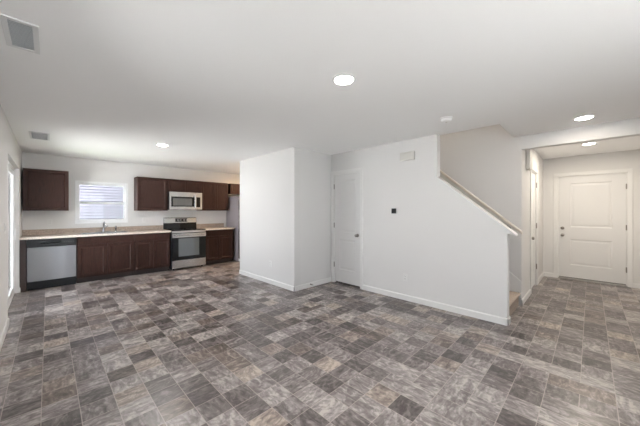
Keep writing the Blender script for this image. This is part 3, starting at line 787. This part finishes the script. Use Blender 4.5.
# ------------------------------------------------------------------ wall plates
def plate(name, loc, n, label, cat, kind, group=None):
    """n = outward wall normal; plate 70 x 115 mm"""
    n = Vector(n); u = Vector((0, 0, 1)).cross(n)
    M = Matrix(((u.x, n.x, 0, 0), (u.y, n.y, 0, 0), (0, 0, 1, 0), (0, 0, 0, 1)))
    t_ = thing(name, label, cat, loc, group)
    def P(nm, boxes, mt, parent=t_):
        bm = NB()
        for b_ in boxes: bx(bm, *b_, M=M)
        bmesh.ops.translate(bm, vec=root_loc(parent), verts=bm.verts)
        return obj(nm, bm, mt, parent)
    P('cover_plate', [(-0.035, 0.035, 0, 0.005, -0.0575, 0.0575, 0.002)], M_PLATE)
    if kind == 'outlet':
        for z in (-0.02, 0.02):
            k = P('receptacle', [(-0.017, 0.017, 0.0051, 0.0075, z-0.014, z+0.014, 0.001)], M_PLATE)
            P('slots', [(-0.009, -0.006, 0.0076, 0.0081, z-0.003, z+0.007), (0.006, 0.009, 0.0076, 0.0081, z-0.003, z+0.007)], M_SLOT, k)
    else:
        k = P('rocker', [(-0.016, 0.016, 0.0051, 0.009, -0.033, 0.033, 0.001)], M_PLATE)
    return t_
plate('wall_outlet', (0.02, YK, 1.145), (0, -1, 0), 'white outlet on the kitchen wall above the dishwasher', 'outlet', 'outlet', 'wall outlets')
plate('wall_outlet', (1.575, YK, 1.145), (0, -1, 0), 'white outlet above the counter between window and range', 'outlet', 'outlet', 'wall outlets')
plate('wall_outlet', (3.146, YK, 1.145), (0, -1, 0), 'white outlet above the short counter right of the range', 'outlet', 'outlet', 'wall outlets')
plate('wall_outlet', (XB, 4.24, 0.37), (-1, 0, 0), 'white outlet low on the closet block wall facing the living area', 'outlet', 'outlet', 'wall outlets')
plate('wall_outlet', (XS, 2.005, 0.345), (-1, 0, 0), 'white outlet low on the stair wall below the thermostat', 'outlet', 'outlet', 'wall outlets')
plate('light_switch', (XL, 4.62, 1.17), (1, 0, 0), 'white switch plate on the wall before the sliding door', 'switch', 'switch')

t_ = thing('thermostat', 'small square black thermostat in a white surround on the stair wall', 'thermostat', (XS, 2.19, 1.36))
bm = NB(); bx(bm, XS-0.008, XS, 2.19-0.055, 2.19+0.055, 1.36-0.055, 1.36+0.055, 0.003); obj('back_plate', bm, M_PLATE, t_)
bm = NB(); bx(bm, XS-0.024, XS-0.0082, 2.19-0.040, 2.19+0.040, 1.36-0.040, 1.36+0.040, 0.005); obj('screen_housing', bm, M_BLACK, t_)
def chime(name, label, boxc, cat='door chime'):
    x0, x1, y0, y1, z0, z1 = boxc
    c = thing(name, label, cat, ((x0+x1)/2, (y0+y1)/2, z0), 'wall chime boxes')
    bm = NB(); bx(bm, *boxc, 0.008); obj('cover', bm, M_CHIME, c)
    return c
c = chime('door_chime', 'pale rectangular chime box high on the stair wall', (XS-0.045, XS, 1.845, 2.075, 2.125, 2.25))
bm = NB()
for k in range(7): bx(bm, XS-0.047, XS-0.0455, 1.87, 2.05, 2.140+k*0.015, 2.145+k*0.015)
obj('louvre', bm, M_CHIME, c)
chime('door_chime', 'tall ivory chime box on the hall wall above the side door', (5.16, 5.36, YH-0.055, YH, 2.0, 2.30))
# door stop on the baseboard
q = Vector((0, 0, 1)).rotation_difference(Vector((0, -1, 0))).to_matrix().to_4x4()
ds = thing('door_stop', 'spring door stop on the baseboard beside the closet corner', 'door stop', (3.30, YB-BT, 0.055))
bm = NB(); lathe(bm, [(0, 0), (0.012, 0), (0.011, 0.005), (0.006, 0.008)]+[(0.0065+0.0012*(k % 2), 0.010+k*0.0025) for k in range(20)]+[(0.005, 0.060), (0, 0.060)], Matrix.Translation((3.30, YB-BT, 0.055)) @ q, 14)
obj('spring', bm, M_NICKEL, ds, smooth=True)
bm = NB(); lathe(bm, [(0, 0.0605), (0.009, 0.0605), (0.009, 0.072), (0, 0.074)], Matrix.Translation((3.30, YB-BT, 0.055)) @ q, 14); obj('tip', bm, M_RUBBER, ds, smooth=True)

# ------------------------------------------------------------------ ceiling fittings
def register(label, x0, x1, y0, y1):
    v = thing('ceiling_vent', label, 'vent', ((x0+x1)/2, (y0+y1)/2, H), 'ceiling vents')
    bm = NB(); f_ = 0.026; z0 = H-0.008
    bx(bm, x0, x0+f_, y0, y1, z0, H, 0.002); bx(bm, x1-f_, x1, y0, y1, z0, H, 0.002)
    bx(bm, x0+f_, x1-f_, y0, y0+f_, z0, H, 0.002); bx(bm, x0+f_, x1-f_, y1-f_, y1, z0, H, 0.002)
    obj('vent_frame', bm, M_VENT, v)
    bm = NB(); bx(bm, x0+f_, x1-f_, y0+f_, y1-f_, H-0.002, H-0.0005); obj('damper', bm, M_VENTDK, v)
    bm = NB(); n = int((y1-y0-2*f_)/0.016)
    for k in range(n):
        yy = y0+f_+(k+0.5)*(y1-y0-2*f_)/n
        Mx = Matrix.Translation(((x0+x1)/2, yy, H-0.0055)) @ Matrix.Rotation(math.radians(28), 4, 'X')
        bx(bm, -(x1-x0)/2+f_, (x1-x0)/2-f_, -0.006, 0.006, -0.0005, 0.0005, M=Mx)
    obj('louvres', bm, M_VENT, v)
register('white ceiling vent nearest the camera, close to the left wall', -0.19, -0.04, 2.27, 2.665)
register('distant ceiling vent between the sliding door and the far ceiling light', -0.19, 0.015, 5.35, 5.86)
sd = thing('smoke_detector', 'round white smoke detector on the ceiling before the stair opening', 'smoke detector', (3.275, 1.19, H))
FL = Matrix.Translation((3.275, 1.19, H)) @ Matrix.Rotation(PI, 4, 'X')
bm = NB(); lathe(bm, [(0, 0), (0.068, 0), (0.068, 0.010), (0.062, 0.013)], FL, 36); obj('mount_ring', bm, M_PLATE, sd, smooth=True)
bm = NB(); lathe(bm, [(0.060, 0.011), (0.060, 0.028), (0.050, 0.040), (0.020, 0.044), (0, 0.044)], FL, 36); obj('detector_body', bm, M_CEIL, sd, smooth=True)
bm = NB(); lathe(bm, [(0, 0.0442), (0.012, 0.0442), (0.011, 0.047), (0, 0.047)], FL, 16); obj('test_button', bm, M_CHIME, sd)

def downlight(x, y, label, power=1.0, col=(1.0, 0.84, 0.68)):
    d = thing('ceiling_light', label, 'ceiling light', (x, y, H), 'recessed ceiling lights')
    F_ = Matrix.Translation((x, y, H)) @ Matrix.Rotation(PI, 4, 'X')
    bm = NB(); lathe(bm, [(0.078, 0.0), (0.095, 0.0), (0.093, 0.006), (0.080, 0.010), (0.074, 0.006)], F_, 40); obj('trim_ring', bm, M_PLATE, d, smooth=True)
    bm = NB(); lathe(bm, [(0, 0.020), (0.035, 0.018), (0.060, 0.013), (0.073, 0.005), (0.0735, 0.001)], F_, 40); obj('lens', bm, M_LED, d, smooth=True)
    l = bpy.data.lights.new('downlight_lamp', 'AREA'); l.shape = 'DISK'; l.size = 0.15; l.energy = LAMP*power; l.color = col
    o = bpy.data.objects.new('downlight_lamp', l); COL.objects.link(o); o.location = (0, 0, -0.024); o.parent = d
downlight(1.71, 1.43, 'round recessed light in the living room ceiling, largest and nearest', 1.3, (1.0, 0.92, 0.84))
downlight(1.317, 4.95, 'small recessed light in the ceiling in front of the kitchen', 1.25, (1.0, 0.97, 0.94))
downlight(4.365, 0.055, 'recessed ceiling light just before the hall header', 0.2)
downlight(6.11, 0.02, 'recessed ceiling light inside the entry hall', 1.45, (1.0, 0.88, 0.73))
downlight(4.0, 6.3, 'ceiling light over the kitchen aisle behind the closet block', 2.0, (1.0, 0.68, 0.40))
# unseen warm lamp added above the stairs to brighten the stairwell
l = bpy.data.lights.new('stairwell_fill_lamp', 'AREA'); l.shape = 'DISK'; l.size = 0.2; l.energy = 26.0; l.color = (1.0, 0.84, 0.70)
o = bpy.data.objects.new('stairwell_fill_lamp', l); COL.objects.link(o); o.location = (4.4, 3.0, 4.86)
